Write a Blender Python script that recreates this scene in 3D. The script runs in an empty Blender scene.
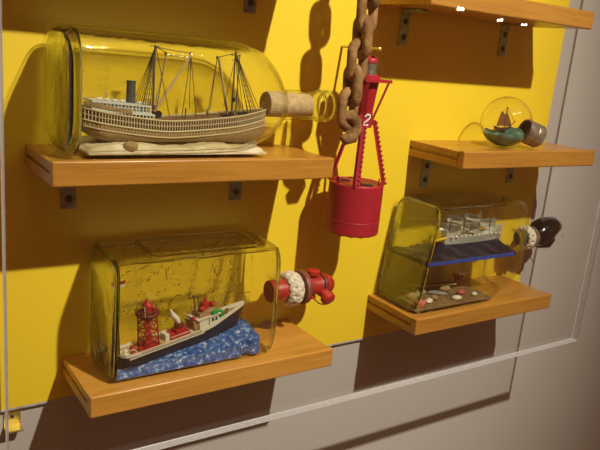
import bpy, bmesh, math, random
from mathutils import Vector, Matrix
random.seed(7)
col = bpy.context.scene.collection
V = Vector
PI = math.pi
PXS = 600.0

# ------------------------------------------------------------------ materials
def mat(name):
    m = bpy.data.materials.new(name); m.use_nodes = True
    nt = m.node_tree; nt.nodes.clear()
    out = nt.nodes.new('ShaderNodeOutputMaterial')
    return m, nt, out
def N(nt, t, **kw):
    n = nt.nodes.new(t)
    for k, v in kw.items():
        if k in n.inputs: n.inputs[k].default_value = v
        else: setattr(n, k, v)
    return n
def coords(nt, scale=(1, 1, 1)):
    tc = N(nt, 'ShaderNodeTexCoord'); mp = N(nt, 'ShaderNodeMapping')
    mp.inputs['Scale'].default_value = scale
    nt.links.new(tc.outputs['Object'], mp.inputs['Vector'])
    return mp.outputs['Vector']
def ramp(nt, fac, stops):
    r = N(nt, 'ShaderNodeValToRGB')
    e = r.color_ramp.elements
    e[0].position, e[0].color = stops[0][0], (*stops[0][1], 1)
    e[1].position, e[1].color = stops[-1][0], (*stops[-1][1], 1)
    for p, c in stops[1:-1]:
        x = e.new(p); x.color = (*c, 1)
    nt.links.new(fac, r.inputs['Fac'])
    return r.outputs['Color']
def plain(name, c, rough=.5, metal=0.0, c2=None, nscale=60, bump=0.0, bscale=200, sscale=(1, 1, 1), spec=.5, coat=0):
    m, nt, out = mat(name)
    b = N(nt, 'ShaderNodeBsdfPrincipled')
    b.inputs['Roughness'].default_value = rough; b.inputs['Metallic'].default_value = metal
    b.inputs['Base Color'].default_value = (*c, 1)
    b.inputs['Specular IOR Level'].default_value = spec
    b.inputs['Coat Weight'].default_value = coat
    v = coords(nt, sscale)
    if c2 is not None:
        n = N(nt, 'ShaderNodeTexNoise', Scale=nscale, Detail=4.0)
        nt.links.new(v, n.inputs['Vector'])
        nt.links.new(ramp(nt, n.outputs['Fac'], [(.35, c), (.65, c2)]), b.inputs['Base Color'])
    if bump:
        n = N(nt, 'ShaderNodeTexNoise', Scale=bscale, Detail=3.0)
        nt.links.new(v, n.inputs['Vector'])
        bp = N(nt, 'ShaderNodeBump', Strength=bump, Distance=.002)
        nt.links.new(n.outputs['Fac'], bp.inputs['Height']); nt.links.new(bp.outputs['Normal'], b.inputs['Normal'])
    nt.links.new(b.outputs[0], out.inputs[0])
    return m
def wood(name, a, b_, c_):
    m, nt, out = mat(name)
    b = N(nt, 'ShaderNodeBsdfPrincipled', Roughness=.36)
    b.inputs['Coat Weight'].default_value = .25; b.inputs['Coat Roughness'].default_value = .25
    v = coords(nt, (2.2, 16, 38))
    n = N(nt, 'ShaderNodeTexNoise', Scale=3.0, Detail=6.0, Roughness=.62, Distortion=.4)
    nt.links.new(v, n.inputs['Vector'])
    v2 = coords(nt, (6, 120, 260))
    n2 = N(nt, 'ShaderNodeTexNoise', Scale=3.0, Detail=3.0)
    nt.links.new(v2, n2.inputs['Vector'])
    mx = N(nt, 'ShaderNodeMath', operation='MULTIPLY_ADD'); mx.inputs[1].default_value = .3
    nt.links.new(n2.outputs['Fac'], mx.inputs[0]); 
    ml = N(nt, 'ShaderNodeMath', operation='MULTIPLY'); ml.inputs[1].default_value = .72
    nt.links.new(n.outputs['Fac'], ml.inputs[0]); nt.links.new(ml.outputs[0], mx.inputs[2])
    nt.links.new(ramp(nt, mx.outputs[0], [(.3, a), (.52, b_), (.72, c_)]), b.inputs['Base Color'])
    bp = N(nt, 'ShaderNodeBump', Strength=.12, Distance=.001)
    nt.links.new(mx.outputs[0], bp.inputs['Height']); nt.links.new(bp.outputs['Normal'], b.inputs['Normal'])
    nt.links.new(b.outputs[0], out.inputs[0])
    return m
def glass(name, tint=(.93, .95, .84), edge=(.45, .47, .2), rough=.0, bump=0, bscale=20, power=.5, ior=1.5, spec=1.0, wavy=0, wior=1.2, wscale=30, wbump=1.0):
    """clear thin-walled glass: what passes is tinted more where the wall is seen edge on, the rest reflects"""
    m, nt, out = mat(name)
    tr = N(nt, 'ShaderNodeBsdfTransparent'); gl = N(nt, 'ShaderNodeBsdfGlossy', Roughness=rough)
    gl.inputs['Color'].default_value = (spec, spec, spec, 1)
    lw = N(nt, 'ShaderNodeLayerWeight', Blend=power)
    fr = N(nt, 'ShaderNodeFresnel', IOR=ior)
    ge = N(nt, 'ShaderNodeNewGeometry'); mi = N(nt, 'ShaderNodeMapRange')   # leaving the wall reflects like entering it
    mi.inputs['To Min'].default_value = ior; mi.inputs['To Max'].default_value = 1 / ior
    nt.links.new(ge.outputs['Backfacing'], mi.inputs['Value']); nt.links.new(mi.outputs[0], fr.inputs['IOR'])
    nt.links.new(ramp(nt, lw.outputs['Facing'], [(.62, tint), (.86, tuple(.5 * (a + b_) for a, b_ in zip(tint, edge))), (1.0, edge)]), tr.inputs['Color'])
    if bump:
        v = coords(nt)
        n = N(nt, 'ShaderNodeTexNoise', Scale=bscale, Detail=2.0)
        nt.links.new(v, n.inputs['Vector'])
        bp = N(nt, 'ShaderNodeBump', Strength=bump, Distance=.006)
        nt.links.new(n.outputs['Fac'], bp.inputs['Height'])
        for x in (gl, lw, fr): nt.links.new(bp.outputs['Normal'], x.inputs['Normal'])
    ms = N(nt, 'ShaderNodeMixShader')
    if wavy:
        rf = N(nt, 'ShaderNodeBsdfRefraction', IOR=wior, Roughness=.0); rf.inputs['Color'].default_value = (*tint, 1)
        n = N(nt, 'ShaderNodeTexNoise', Scale=float(wscale), Detail=3.0, Distortion=1.2)
        nt.links.new(coords(nt), n.inputs['Vector'])
        bp = N(nt, 'ShaderNodeBump', Strength=wbump, Distance=.01)
        nt.links.new(n.outputs['Fac'], bp.inputs['Height']); nt.links.new(bp.outputs['Normal'], rf.inputs['Normal'])
        mw = N(nt, 'ShaderNodeMixShader'); 
        sx = N(nt, 'ShaderNodeSeparateXYZ'); nt.links.new(coords(nt), sx.inputs[0])      # only the far wall of the bottle is hammered
        mr = N(nt, 'ShaderNodeMapRange'); mr.inputs['From Min'].default_value = .036; mr.inputs['From Max'].default_value = .042; mr.inputs['To Max'].default_value = wavy
        nt.links.new(sx.outputs['Y'], mr.inputs['Value']); nt.links.new(mr.outputs[0], mw.inputs[0])
        nt.links.new(tr.outputs[0], mw.inputs[1]); nt.links.new(rf.outputs[0], mw.inputs[2]); tr = mw
    nt.links.new(fr.outputs[0], ms.inputs[0]); nt.links.new(tr.outputs[0], ms.inputs[1]); nt.links.new(gl.outputs[0], ms.inputs[2])
    nt.links.new(ms.outputs[0], out.inputs[0])
    return m

M = {}
M['wood'] = wood('honey_wood', (.33, .135, .018), (.46, .21, .028), (.56, .28, .045))
M['wood_lit'] = wood('lit_honey_wood', (.44, .19, .026), (.58, .275, .042), (.68, .35, .07))  # same honey wood, lightened for the stronger light on the lower left shelf
M['yellow'] = plain('yellow_paint', (.86, .62, .022), .55, bump=.05, bscale=900)
M['bracket_green'] = plain('tarnished_brass', (.26, .36, .15), .45, .1, (.5, .54, .24), 90)
M['bracket_grey'] = plain('dull_steel', (.24, .22, .18), .5, .3, (.38, .35, .3), 120)
M['screw'] = plain('dark_screw', (.06, .05, .04), .5, .6)
M['brass'] = plain('brass', (.62, .5, .16), .35, .8)
M['rust'] = plain('rusty_iron', (.16, .075, .022), .85, 0, (.36, .2, .08), 55, .9, 160, spec=.25)
M['red'] = plain('buoy_red', (.42, .010, .024), .5, 0, (.34, .010, .02), 35, .15, 300)
M['white'] = plain('white_paint', (.8, .78, .7), .5)
M['black'] = plain('black_paint', (.015, .014, .013), .4)
M['gloss_black'] = plain('glossy_black', (.006, .005, .005), .16, coat=.6)
M['steel'] = plain('bright_tin', (.55, .54, .5), .3, .9)
M['cork'] = plain('cork', (.62, .47, .27), .85, 0, (.48, .33, .17), 120, .5, 300)
M['rope'] = plain('cream_rope', (.72, .66, .5), .9, 0, (.6, .52, .36), 160, .5, 500)
M['hydrant'] = plain('hydrant_red', (.50, .03, .012), .42, 0, (.33, .02, .012), 60, .1, 200)
M['flange'] = plain('worn_brown_red', (.2, .05, .03), .55, 0, (.3, .1, .06), 90)
M['hull_tan'] = plain('aged_ivory_planks', (.24, .15, .06), .7, 0, (.4, .28, .13), 120, .3, 400, sscale=(1, 3, 12))
M['ivory'] = plain('ivory_rail', (.52, .41, .23), .6)
M['rail_shadow'] = plain('brown_rail_shade', (.17, .1, .045), .8)  # dark brown for shade behind the rails, also the colour of the bow winches
M['spar'] = plain('tan_spar', (.5, .36, .18), .6)
M['ship_grey'] = plain('ship_white_grey', (.62, .62, .56), .55)
M['funnel_grey'] = plain('funnel_grey', (.07, .07, .075), .5)
M['thread'] = plain('dark_thread', (.06, .05, .035), .8)
M['mast'] = plain('dark_mast', (.12, .1, .07), .7)
M['putty'] = plain('cream_putty_sea', (.72, .66, .46), .6, 0, (.55, .45, .25), 35, .6, 90)
M['rock'] = plain('brown_rock', (.3, .19, .08), .8, 0, (.42, .28, .13), 80, .5, 200)
M['ship_red'] = plain('ship_red', (.42, .02, .012), .45)
M['dark_red'] = plain('dark_red_brown', (.16, .03, .015), .6)
M['deck'] = plain('ochre_deck', (.5, .36, .16), .6)
M['hull_black'] = plain('hull_black', (.012, .013, .02), .35)
M['cream'] = plain('cream_bulwark', (.72, .68, .56), .5)
M['green'] = plain('bright_green', (.02, .32, .06), .5)
M['window'] = plain('dark_window', (.03, .05, .12), .2)
M['seabed'] = plain('sandy_bed', (.24, .15, .06), .85, 0, (.14, .085, .035), 60, .8, 120)
M['stone_grey'] = plain('grey_stone', (.2, .2, .18), .6, 0, (.3, .28, .22), 100)
M['stone_white'] = plain('white_shell', (.78, .74, .62), .4)
M['pink'] = plain('pink_coral', (.75, .18, .2), .6, bump=.5, bscale=300)
M['coral_red'] = plain('red_coral', (.5, .08, .05), .6, bump=.5, bscale=300)
M['navy'] = plain('shaded_navy_sea', (.006, .008, .022), .3, 0, (.009, .014, .036), 70, .6, 120)  # navy sea, its colour darkened further for the shade on its surface
M['blue_edge'] = plain('blue_sea_edge', (.02, .07, .36), .35)
M['silver'] = plain('silver_sail', (.72, .72, .66), .28, .35)
M['yellow_spar'] = plain('yellow_spar', (.85, .62, .03), .4)
M['brown_sail'] = plain('brown_sail', (.34, .15, .05), .7)
M['green_sea'] = plain('green_putty_sea', (.03, .09, .06), .5, 0, (.12, .28, .19), 50, .8, 90)
M['brown_hull'] = plain('brown_hull', (.12, .055, .03), .6)
M['bulb_metal'] = plain('bulb_base_metal', (.4, .34, .26), .4, .6, (.22, .15, .1), 60)
M['bulb_dark'] = plain('bulb_base_inside', (.1, .05, .03), .6)
M['smoke'] = plain('cotton_smoke', (.75, .72, .66), .95)
M['glass_a'] = glass('clear_bottle_glass', (.975, .98, .93), (.34, .35, .2), bump=.35, bscale=22)
M['glass_b'] = glass('wavy_bottle_glass', (.975, .975, .93), (.32, .32, .16), bump=.6, bscale=24)
M['glass_c'] = glass('pressed_bottle_glass', (.975, .975, .93), (.34, .33, .15), bump=.6, bscale=24)
M['glass_bulb'] = glass('bulb_glass', (.99, .985, .96), (.55, .48, .3))
def real_glass(name, c, bump, bscale, rough=.0):
    m, nt, out = mat(name)
    g = N(nt, 'ShaderNodeBsdfGlass', IOR=1.34, Roughness=rough); g.inputs['Color'].default_value = (*c, 1)
    if bump:
        n = N(nt, 'ShaderNodeTexNoise', Scale=bscale, Detail=2.0); nt.links.new(coords(nt), n.inputs['Vector'])
        bp = N(nt, 'ShaderNodeBump', Strength=bump, Distance=.004)
        nt.links.new(n.outputs['Fac'], bp.inputs['Height']); nt.links.new(bp.outputs['Normal'], g.inputs['Normal'])
    nt.links.new(g.outputs[0], out.inputs[0]); return m
M['inner_a'] = glass('bottle_inner_wall', (.985, .985, .95), (.45, .46, .25), wavy=.4, wior=1.25, wscale=16, wbump=.4)
M['inner_b'] = glass('wavy_inner_wall', (.985, .98, .94), (.42, .42, .2), wavy=.6, wior=1.3, wscale=42, wbump=.9)
M['inner_c'] = glass('pressed_inner_wall', (.985, .98, .94), (.42, .42, .2), wavy=.4, wior=1.25, wscale=24, wbump=.5)
M['base_glass'] = real_glass('board_tinted_glass', (.93, .94, .74), .3, 40)  # olive tint stands in for the yellow board refracted through the base
M['rim_glass'] = real_glass('thick_clear_glass', (.93, .94, .84), .2, 60)
M['acrylic'] = glass('clear_acrylic', (.975, .975, .975), (.9, .9, .9), ior=1.47)

def blue_sea():
    m, nt, out = mat('foamy_blue_sea')
    b = N(nt, 'ShaderNodeBsdfPrincipled', Roughness=.35)
    v = coords(nt, (1, 1.6, 1))
    n = N(nt, 'ShaderNodeTexNoise', Scale=150.0, Detail=5.0, Roughness=.7)
    nt.links.new(v, n.inputs['Vector'])
    nt.links.new(ramp(nt, n.outputs['Fac'], [(.34, (.008, .035, .2)), (.52, (.03, .14, .5)), (.58, (.2, .38, .68)), (.64, (.8, .84, .85))]), b.inputs['Base Color'])
    bp = N(nt, 'ShaderNodeBump', Strength=.9, Distance=.003)
    nt.links.new(n.outputs['Fac'], bp.inputs['Height']); nt.links.new(bp.outputs['Normal'], b.inputs['Normal'])
    nt.links.new(b.outputs[0], out.inputs[0]); return m
M['blue_sea'] = blue_sea()
def wallmat():
    m, nt, out = mat('grey_fabric_wall')
    b = N(nt, 'ShaderNodeBsdfPrincipled', Roughness=.9)
    b.inputs['Specular IOR Level'].default_value = .15
    v = coords(nt, (1, 1, 6)); n = N(nt, 'ShaderNodeTexNoise', Scale=220.0, Detail=4.0)
    nt.links.new(v, n.inputs['Vector'])
    nt.links.new(ramp(nt, n.outputs['Fac'], [(.3, (.42, .39, .345)), (.7, (.54, .50, .45))]), b.inputs['Base Color'])
    bp = N(nt, 'ShaderNodeBump', Strength=.35, Distance=.001)
    nt.links.new(n.outputs['Fac'], bp.inputs['Height']); nt.links.new(bp.outputs['Normal'], b.inputs['Normal'])
    nt.links.new(b.outputs[0], out.inputs[0]); return m
M['wall'] = wallmat()
def edgemat():
    m, nt, out = mat('scuffed_acrylic_edge')
    b = N(nt, 'ShaderNodeBsdfPrincipled', Roughness=.35)
    v = coords(nt, (60, 900, 60)); n = N(nt, 'ShaderNodeTexNoise', Scale=2.0, Detail=6.0, Roughness=.75)
    nt.links.new(v, n.inputs['Vector'])
    nt.links.new(ramp(nt, n.outputs['Fac'], [(.36, (.5, .52, .56)), (.5, (.8, .8, .83)), (.62, (.97, .97, .97))]), b.inputs['Base Color'])
    tr = N(nt, 'ShaderNodeBsdfTransparent'); tr.inputs['Color'].default_value = (.5, .5, .5, 1)
    tl = N(nt, 'ShaderNodeBsdfTranslucent'); nt.links.new(b.inputs['Base Color'].links[0].from_socket, tl.inputs['Color'])
    m1 = N(nt, 'ShaderNodeMixShader'); m1.inputs[0].default_value = .5
    nt.links.new(b.outputs[0], m1.inputs[1]); nt.links.new(tl.outputs[0], m1.inputs[2])
    ms = N(nt, 'ShaderNodeMixShader'); ms.inputs[0].default_value = .12
    nt.links.new(m1.outputs[0], ms.inputs[1]); nt.links.new(tr.outputs[0], ms.inputs[2])
    nt.links.new(ms.outputs[0], out.inputs[0]); return m
M['edge'] = edgemat()

# ------------------------------------------------------------------ mesh helper
class MB:
    def __init__(s): s.bm = bmesh.new(); s.mi = 0
    def _fin(s, faces, smooth=True):
        for f in faces: f.smooth = smooth; f.material_index = s.mi
    def box(s, a, b, bev=0.0, mtx=None, seg=2):
        a = V(a); b = V(b); c = (a + b) / 2; d = b - a
        r = bmesh.ops.create_cube(s.bm, size=1.0, matrix=Matrix.Translation(c) @ Matrix.Diagonal((*[abs(x) for x in d], 1)))
        vs = r['verts']
        fs = list({f for v in vs for f in v.link_faces})
        if bev:
            es = list({e for v in vs for e in v.link_edges})
            rr = bmesh.ops.bevel(s.bm, geom=es, offset=bev, segments=seg, affect='EDGES', profile=.5)
            fs = rr['faces'] + [f for f in fs if f.is_valid]
            vs = list({v for f in fs for v in f.verts})
        if mtx is not None: bmesh.ops.transform(s.bm, matrix=mtx, verts=vs)
        s._fin(fs, bool(bev)); return s
    def rings(s, rings, cap0=True, cap1=True, closed=True, smooth=True):
        vr = [[s.bm.verts.new(p) for p in r] for r in rings]
        fs = []
        n = len(vr[0])
        for i in range(len(vr) - 1):
            for j in range(n if closed else n - 1):
                k = (j + 1) % n
                fs.append(s.bm.faces.new((vr[i][j], vr[i][k], vr[i + 1][k], vr[i + 1][j])))
        if cap0: fs.append(s.bm.faces.new(vr[0][::-1]))
        if cap1: fs.append(s.bm.faces.new(vr[-1]))
        s._fin(fs, smooth); return s
    def tube(s, pts, r, seg=8, cap=True):
        pts = [V(p) for p in pts]; rs = r if isinstance(r, (list, tuple)) else [r] * len(pts)
        rings = []; up = None
        for i, p in enumerate(pts):
            d = (pts[min(i + 1, len(pts) - 1)] - pts[max(i - 1, 0)]).normalized()
            if up is None:
                up = V((0, 0, 1)) if abs(d.z) < .9 else V((1, 0, 0))
            a = d.cross(up)
            a = a.normalized() if a.length > 1e-6 else d.orthogonal().normalized()
            b = a.cross(d).normalized(); up = b
            rings.append([p + (a * math.cos(t) + b * math.sin(t)) * rs[i] for t in [2 * PI * k / seg for k in range(seg)]])
        return s.rings(rings, cap, cap)
    def torus(s, c, u, v, R, r, seg=24, rs=8, off=None):
        """closed ring in the plane of u and v; R a number or a function t -> point offset"""
        c = V(c); u = V(u).normalized(); v = V(v).normalized()
        path = []
        for i in range(seg):
            t = 2 * PI * i / seg
            if callable(R): x, y = R(t)
            else: x, y = R * math.cos(t), R * math.sin(t)
            q = c + u * x + v * y
            if off: q += off(t)
            path.append(q)
        return s.loop(path, r, rs)
    def loop(s, path, r, rs=8):
        n = len(path); vr = []; up = None
        for i in range(n):
            d = (path[(i + 1) % n] - path[i - 1]).normalized()
            nn = V((0, 0, 0))
            cen = sum(path, V((0, 0, 0))) / n
            a = (path[i] - cen); a = (a - d * a.dot(d))
            a = a.normalized() if a.length > 1e-7 else d.orthogonal().normalized()
            b = d.cross(a)
            vr.append([s.bm.verts.new(path[i] + (a * math.cos(t) + b * math.sin(t)) * r) for t in [2 * PI * k / rs for k in range(rs)]])
        fs = []
        for i in range(n):
            for j in range(rs):
                k = (j + 1) % rs; i2 = (i + 1) % n
                fs.append(s.bm.faces.new((vr[i][j], vr[i2][j], vr[i2][k], vr[i][k])))
        s._fin(fs); return s
    def lathe(s, o, axis, prof, seg=32, cap=True):
        """prof: list of (distance along axis, radius)"""
        o = V(o); ax = V(axis).normalized(); a = ax.orthogonal().normalized(); b = ax.cross(a)
        return s.rings([[o + ax * h + (a * math.cos(t) + b * math.sin(t)) * max(r, 1e-5) for t in [2 * PI * k / seg for k in range(seg)]] for h, r in prof], cap, cap)
    def ball(s, c, r, scale=(1, 1, 1), seg=16, noise=0.0, rot=None):
        m = Matrix.Translation(V(c)) @ (rot or Matrix.Identity(4)) @ Matrix.Diagonal((*scale, 1))
        g = bmesh.ops.create_uvsphere(s.bm, u_segments=seg, v_segments=max(6, seg // 2), radius=r, matrix=m)
        if noise:
            for v in g['verts']: v.co += V([random.uniform(-1, 1) for _ in range(3)]) * noise
        s._fin(list({f for v in g['verts'] for f in v.link_faces})); return s
    def prism(s, poly, axis, h, smooth=False):
        """poly: 3d points, extruded by vector h"""
        h = V(h)
        return s.rings([[V(p) for p in poly], [V(p) + h for p in poly]], smooth=smooth)
    def grid(s, pts, thick=0.0):
        """pts[i][j] surface, optional thickness along the normal"""
        vr = [[s.bm.verts.new(p) for p in row] for row in pts]; fs = []
        for i in range(len(vr) - 1):
            for j in range(len(vr[0]) - 1):
                fs.append(s.bm.faces.new((vr[i][j], vr[i + 1][j], vr[i + 1][j + 1], vr[i][j + 1])))
        s._fin(fs)
        if thick:
            g = bmesh.ops.solidify(s.bm, geom=fs, thickness=thick)
            s._fin([f for f in g['geom'] if isinstance(f, bmesh.types.BMFace)])
        return s
    def build(s, name, m, parent=None, local=False, origin=None):
        bmesh.ops.recalc_face_normals(s.bm, faces=s.bm.faces[:])
        for e in s.bm.edges:
            if len(e.link_faces) == 2 and e.calc_face_angle(0) > .75: e.smooth = False
        o0 = V((0, 0, 0))
        if parent is not None and not local:
            w = V((0, 0, 0)); q = parent
            while q: w += q.location; q = q.parent
            o0 = w
        elif parent is None and not local and s.bm.verts:
            if origin is None:
                xs = [v.co for v in s.bm.verts]
                origin = V((sum(v.x for v in xs) / len(xs), sum(v.y for v in xs) / len(xs), min(v.z for v in xs)))
            o0 = V(origin)
        if o0.length > 0: bmesh.ops.translate(s.bm, vec=-o0, verts=s.bm.verts[:])
        me = bpy.data.meshes.new(name); s.bm.to_mesh(me); s.bm.free()
        ms = m if isinstance(m, (list, tuple)) else [m]
        for x in ms: me.materials.append(M[x])
        o = bpy.data.objects.new(name, me); col.objects.link(o)
        if parent is not None: o.parent = parent
        elif not local: o.location = o0
        return o
def tag(o, label, cat, group=None, kind=None):
    o['label'] = label; o['category'] = cat
    if group: o['group'] = group
    if kind: o['kind'] = kind
    return o
def thing(name, label, cat, loc, group=None, rot=None):
    o = bpy.data.objects.new(name, None); col.objects.link(o); o.location = loc
    o.empty_display_size = .02
    if rot: o.rotation_euler = rot
    return tag(o, label, cat, group)

# ------------------------------------------------------------------ setting
WY = .006
w = MB(); w.box((-3.2, WY, -1.3), (3.2, WY + .1, 1.6)).build('wall_back', 'wall')['kind'] = 'structure'

pb = thing('display_board', 'yellow painted backing board mounted on the grey wall behind the shelves', 'board', (.08, WY, -.2368))
MB().box((-.413, 0, -.2368), (.5893, WY - .0002, .62), .0008).build('painted_face', 'yellow', pb)
MB().box((-.413, -.0006, -.2392), (.5893, WY - .0003, -.2366)).build('edge_strip', 'edge', pb)['label'] = 'thin greyish edge strip'

cl = thing('wall_clip', 'small brass clip on the wall under the corner of the yellow board', 'clip', (-.4, 0, -.262))
MB().box((-.409, WY - .002, -.266), (-.388, WY - .0003, -.240), .0006).box((-.409, -.012, -.266), (-.388, WY - .0003, -.2635), .0006).build('clip_plate', 'brass', cl)
MB().lathe((-.3985, WY - .0022, -.251), (0, -1, 0), [(0, .0022), (.001, .0022), (.0014, .001)], 12).build('screw', 'screw', cl)

# acrylic cover
PX0, PX1, PY0, PY1, PZ0, PZ1 = -.4345, .5845, -.157, -.143, -.2445, .62
cv = thing('acrylic_cover', 'large clear acrylic sheet with scuffed edges standing in front of the shelves', 'display cover', (.07, -.15, PZ0))
b = MB()
b.box((PX0, PY0, PZ0), (PX1, PY1, PZ1), .0009, seg=1)
for f in b.bm.faces:
    f.smooth = False
    f.material_index = 0 if abs(f.normal.y) > .9 else 1
b.build('clear_sheet', ['acrylic', 'edge'], cv)

# ------------------------------------------------------------------ shelves
T, D = .026, .1247
def shelf(x0, x1, zt, label, m='wood'):
    s = thing('wooden_shelf', label, 'shelf', ((x0 + x1) / 2, 0, zt - T), 'honey coloured wooden wall shelves')
    b = MB(); e = .0012
    b.box((x0 + .001, -D + .013, zt - .010), (x1 - .001, -.0003, zt), .0008)
    b.box((x0 + .0045, -D + .013, zt - .0145), (x1 - .0045, -.0003, zt - .0095))
    b.box((x0 + .001, -D + .013, zt - .0255), (x1 - .001, -.0003, zt - .014), .0008)
    b.build('board', m, s)
    MB().box((x0, -D, zt - T), (x1, -D + .0125, zt + .0022), .0022, seg=3).build('front_edge', m, s)
    return s
SH = dict(A=(-.3814, -.0154, .1071), B=(-.3373, .0189, -.1751), C=(.1806, .5223, -.1546), D=(.2318, .5704, .1145), E=(.12, .4903, .3456), F=(-.42, -.0411, .3665))
shelf(*SH['A'], 'wooden wall shelf carrying the bottle with the pale steamship')
shelf(*SH['B'], 'wooden wall shelf lightened for the light on it, carrying the bottle with the red and black ship', 'wood_lit')
shelf(*SH['C'], 'wooden wall shelf carrying the bottle with the black knob stopper')
shelf(*SH['D'], 'wooden wall shelf carrying the small light bulb')
shelf(*SH['E'], 'topmost wooden wall shelf in view, seen from below with nothing visible on it')
shelf(*SH['F'], 'wooden wall shelf high above the pale steamship bottle, mostly beyond view')

def bracket(x, zt, m, label, grp):
    s = thing('shelf_bracket', label, 'bracket', (x, 0, zt - .055), grp)
    MB().box((x - .009, -.003, zt - .055), (x + .009, -.0002, zt - .0002), .0008).box((x - .009, -.045, zt - .0032), (x + .009, -.0002, zt - .0002), .0008).build('plate', m, s)
    for z in (zt - .018, zt - .042):
        MB().lathe((x, -.0028, z), (0, -1, 0), [(0, .0048), (.0008, .0048), (.0014, .0034), (.0011, .001)], 14).build('screw', 'screw', s)
    return s
g1, g2 = 'greenish brackets under the shelves', 'grey brackets under the shelves'
zE, zD, zA, zF = SH['E'][2] - T, SH['D'][2] - T, SH['A'][2] - T, SH['F'][2] - T
bracket(.187, zE, 'bracket_green', 'greenish metal bracket under the topmost shelf, nearer the hanging chain', g1)
bracket(.421, zE, 'bracket_green', 'greenish metal bracket under the topmost shelf, farther from the chain', g1)
bracket(.277, zD, 'bracket_green', 'dark metal bracket under the light bulb shelf, nearer the red buoy', g1)
bracket(.501, zD, 'bracket_green', 'dark metal bracket under the far end of the light bulb shelf', g1)
bracket(-.330, zA, 'bracket_grey', 'grey metal bracket under the steamship shelf, below the base of the bottle', g2)
bracket(-.094, zA, 'bracket_grey', 'grey metal bracket under the steamship shelf, below the bottle neck', g2)
bracket(-.0915, zF, 'bracket_grey', 'grey metal bracket on the board high above the steamship bottle neck', g2)

# ------------------------------------------------------------------ bottles
def sq(x, cy, cz, hy, hz, n, seg=72, fx=None):
    r = []
    for k in range(seg):
        t = 2 * PI * (k + .5) / seg
        c, s_ = math.cos(t), math.sin(t)
        y = cy + hy * math.copysign(abs(c) ** (2 / n), c); z = cz + hz * math.copysign(abs(s_) ** (2 / n), s_)
        r.append(V((x + (fx(y, z) if fx else 0), y, z)))
    return r
def bottle_rings(sta, fx=None, wob=0):
    """sta: (x, cy, cz, hy, hz, n)"""
    out = []
    for i, a in enumerate(sta): out.append(sq(*a, fx=fx))
    return out
def interp(sta, sub=4):
    """Catmull-Rom through the stations"""
    out = []
    n = len(sta)
    for i in range(n - 1):
        p0, p1, p2, p3 = sta[max(i - 1, 0)], sta[i], sta[i + 1], sta[min(i + 2, n - 1)]
        for k in range(sub):
            t = k / sub
            out.append(tuple(.5 * (2 * b + (c - a) * t + (2 * a - 5 * b + 4 * c - d) * t * t + (3 * b - a - 3 * c + d) * t ** 3) for a, b, c, d in zip(p0, p1, p2, p3)))
    out.append(sta[-1]); return out

# --- bottle A: big jug with long neck
zA0 = SH['A'][2]
cyA, czA, hyA, hzA = -.0655, .1783, .0600, .0708
czN = .1715
ba = thing('glass_bottle', 'large clear glass bottle with corked long neck holding the pale steamship', 'bottle', (-.23, cyA, zA0), 'ship bottles')
body = [(-.3625, cyA, czA, hyA * .80, hzA * .82, 3.6), (-.3640, cyA, czA, hyA * .88, hzA * .89, 3.7), (-.3622, cyA, czA, hyA * .955, hzA * .955, 3.8), (-.355, cyA, czA, hyA * .995, hzA * .993, 3.8),
        (-.345, cyA, czA, hyA, hzA, 3.8), (-.28, cyA, czA, hyA, hzA * .998, 3.7), (-.20, cyA, czA, hyA, hzA * .99, 3.6), (-.155, cyA, czA, hyA, hzA * .975, 3.3)]
sh = [(-.135, cyA, czA, hyA * .97, hzA * .93, 3.0), (-.115, cyA, czA, hyA * .90, hzA * .82, 2.7), (-.095, cyA, czN + .003, hyA * .76, hzA * .63, 2.4), (-.080, cyA, czN, .031, .030, 2.1), (-.071, cyA, czN, .0225, .0225, 2), (-.06, cyA, czN, .0202, .0202, 2),
      (-.03, cyA, czN, .0198, .0198, 2), (-.014, cyA, czN, .0198, .0198, 2), (-.0115, cyA, czN, .0220, .0220, 2), (-.0065, cyA, czN, .0224, .0224, 2), (-.004, cyA, czN, .0196, .0196, 2), (-.001, cyA, czN, .0200, .0200, 2), (.0035, cyA, czN, .0220, .0220, 2), (.0075, cyA, czN, .0205, .0205, 2), (.0085, cyA, czN, .0185, .0185, 2)]
outer = interp(body + sh, 3)
b = MB(); b.rings(bottle_rings(outer), cap0=True, cap1=False); b.build('bottle_glass', 'glass_a', ba)
inner = [(x, cy, cz, hy - .0030, hz - .0035, n) for x, cy, cz, hy, hz, n in interp([(-.352, cyA, czA, hyA * .9, hzA * .9, 3.8)] + body[4:] + sh, 3)]
inner = [a for a in inner if a[0] > -.353]
b = MB(); b.rings(bottle_rings(inner), cap0=True, cap1=False); b.build('inner_surface', 'inner_a', ba)
b = MB(); b.rings(bottle_rings(interp([(-.3612, cyA, czA, hyA * .80, hzA * .82, 3.6), (-.3595, cyA, czA, hyA * .93, hzA * .93, 3.8), (-.352, cyA, czA, hyA * .965, hzA * .965, 3.8), (-.3505, cyA, czA, hyA * .965, hzA * .965, 3.8), (-.3515, cyA, czA, hyA * .90, hzA * .90, 3.8), (-.3565, cyA, czA, hyA * .84, hzA * .86, 3.8)], 3)))
b.build('thick_base', 'base_glass', ba)['label'] = 'thick glass base tinted for the yellow board refracted in it'
b = MB(); 
for x, r_, q in ((-.0095, .0200, .0018), (.0045, .0200, .0016)): b.torus((x, cyA, czN), (0, 1, 0), (0, 0, 1), r_, q, 36, 8)
b.build('mouth_rings', 'rim_glass', ba)
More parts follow.
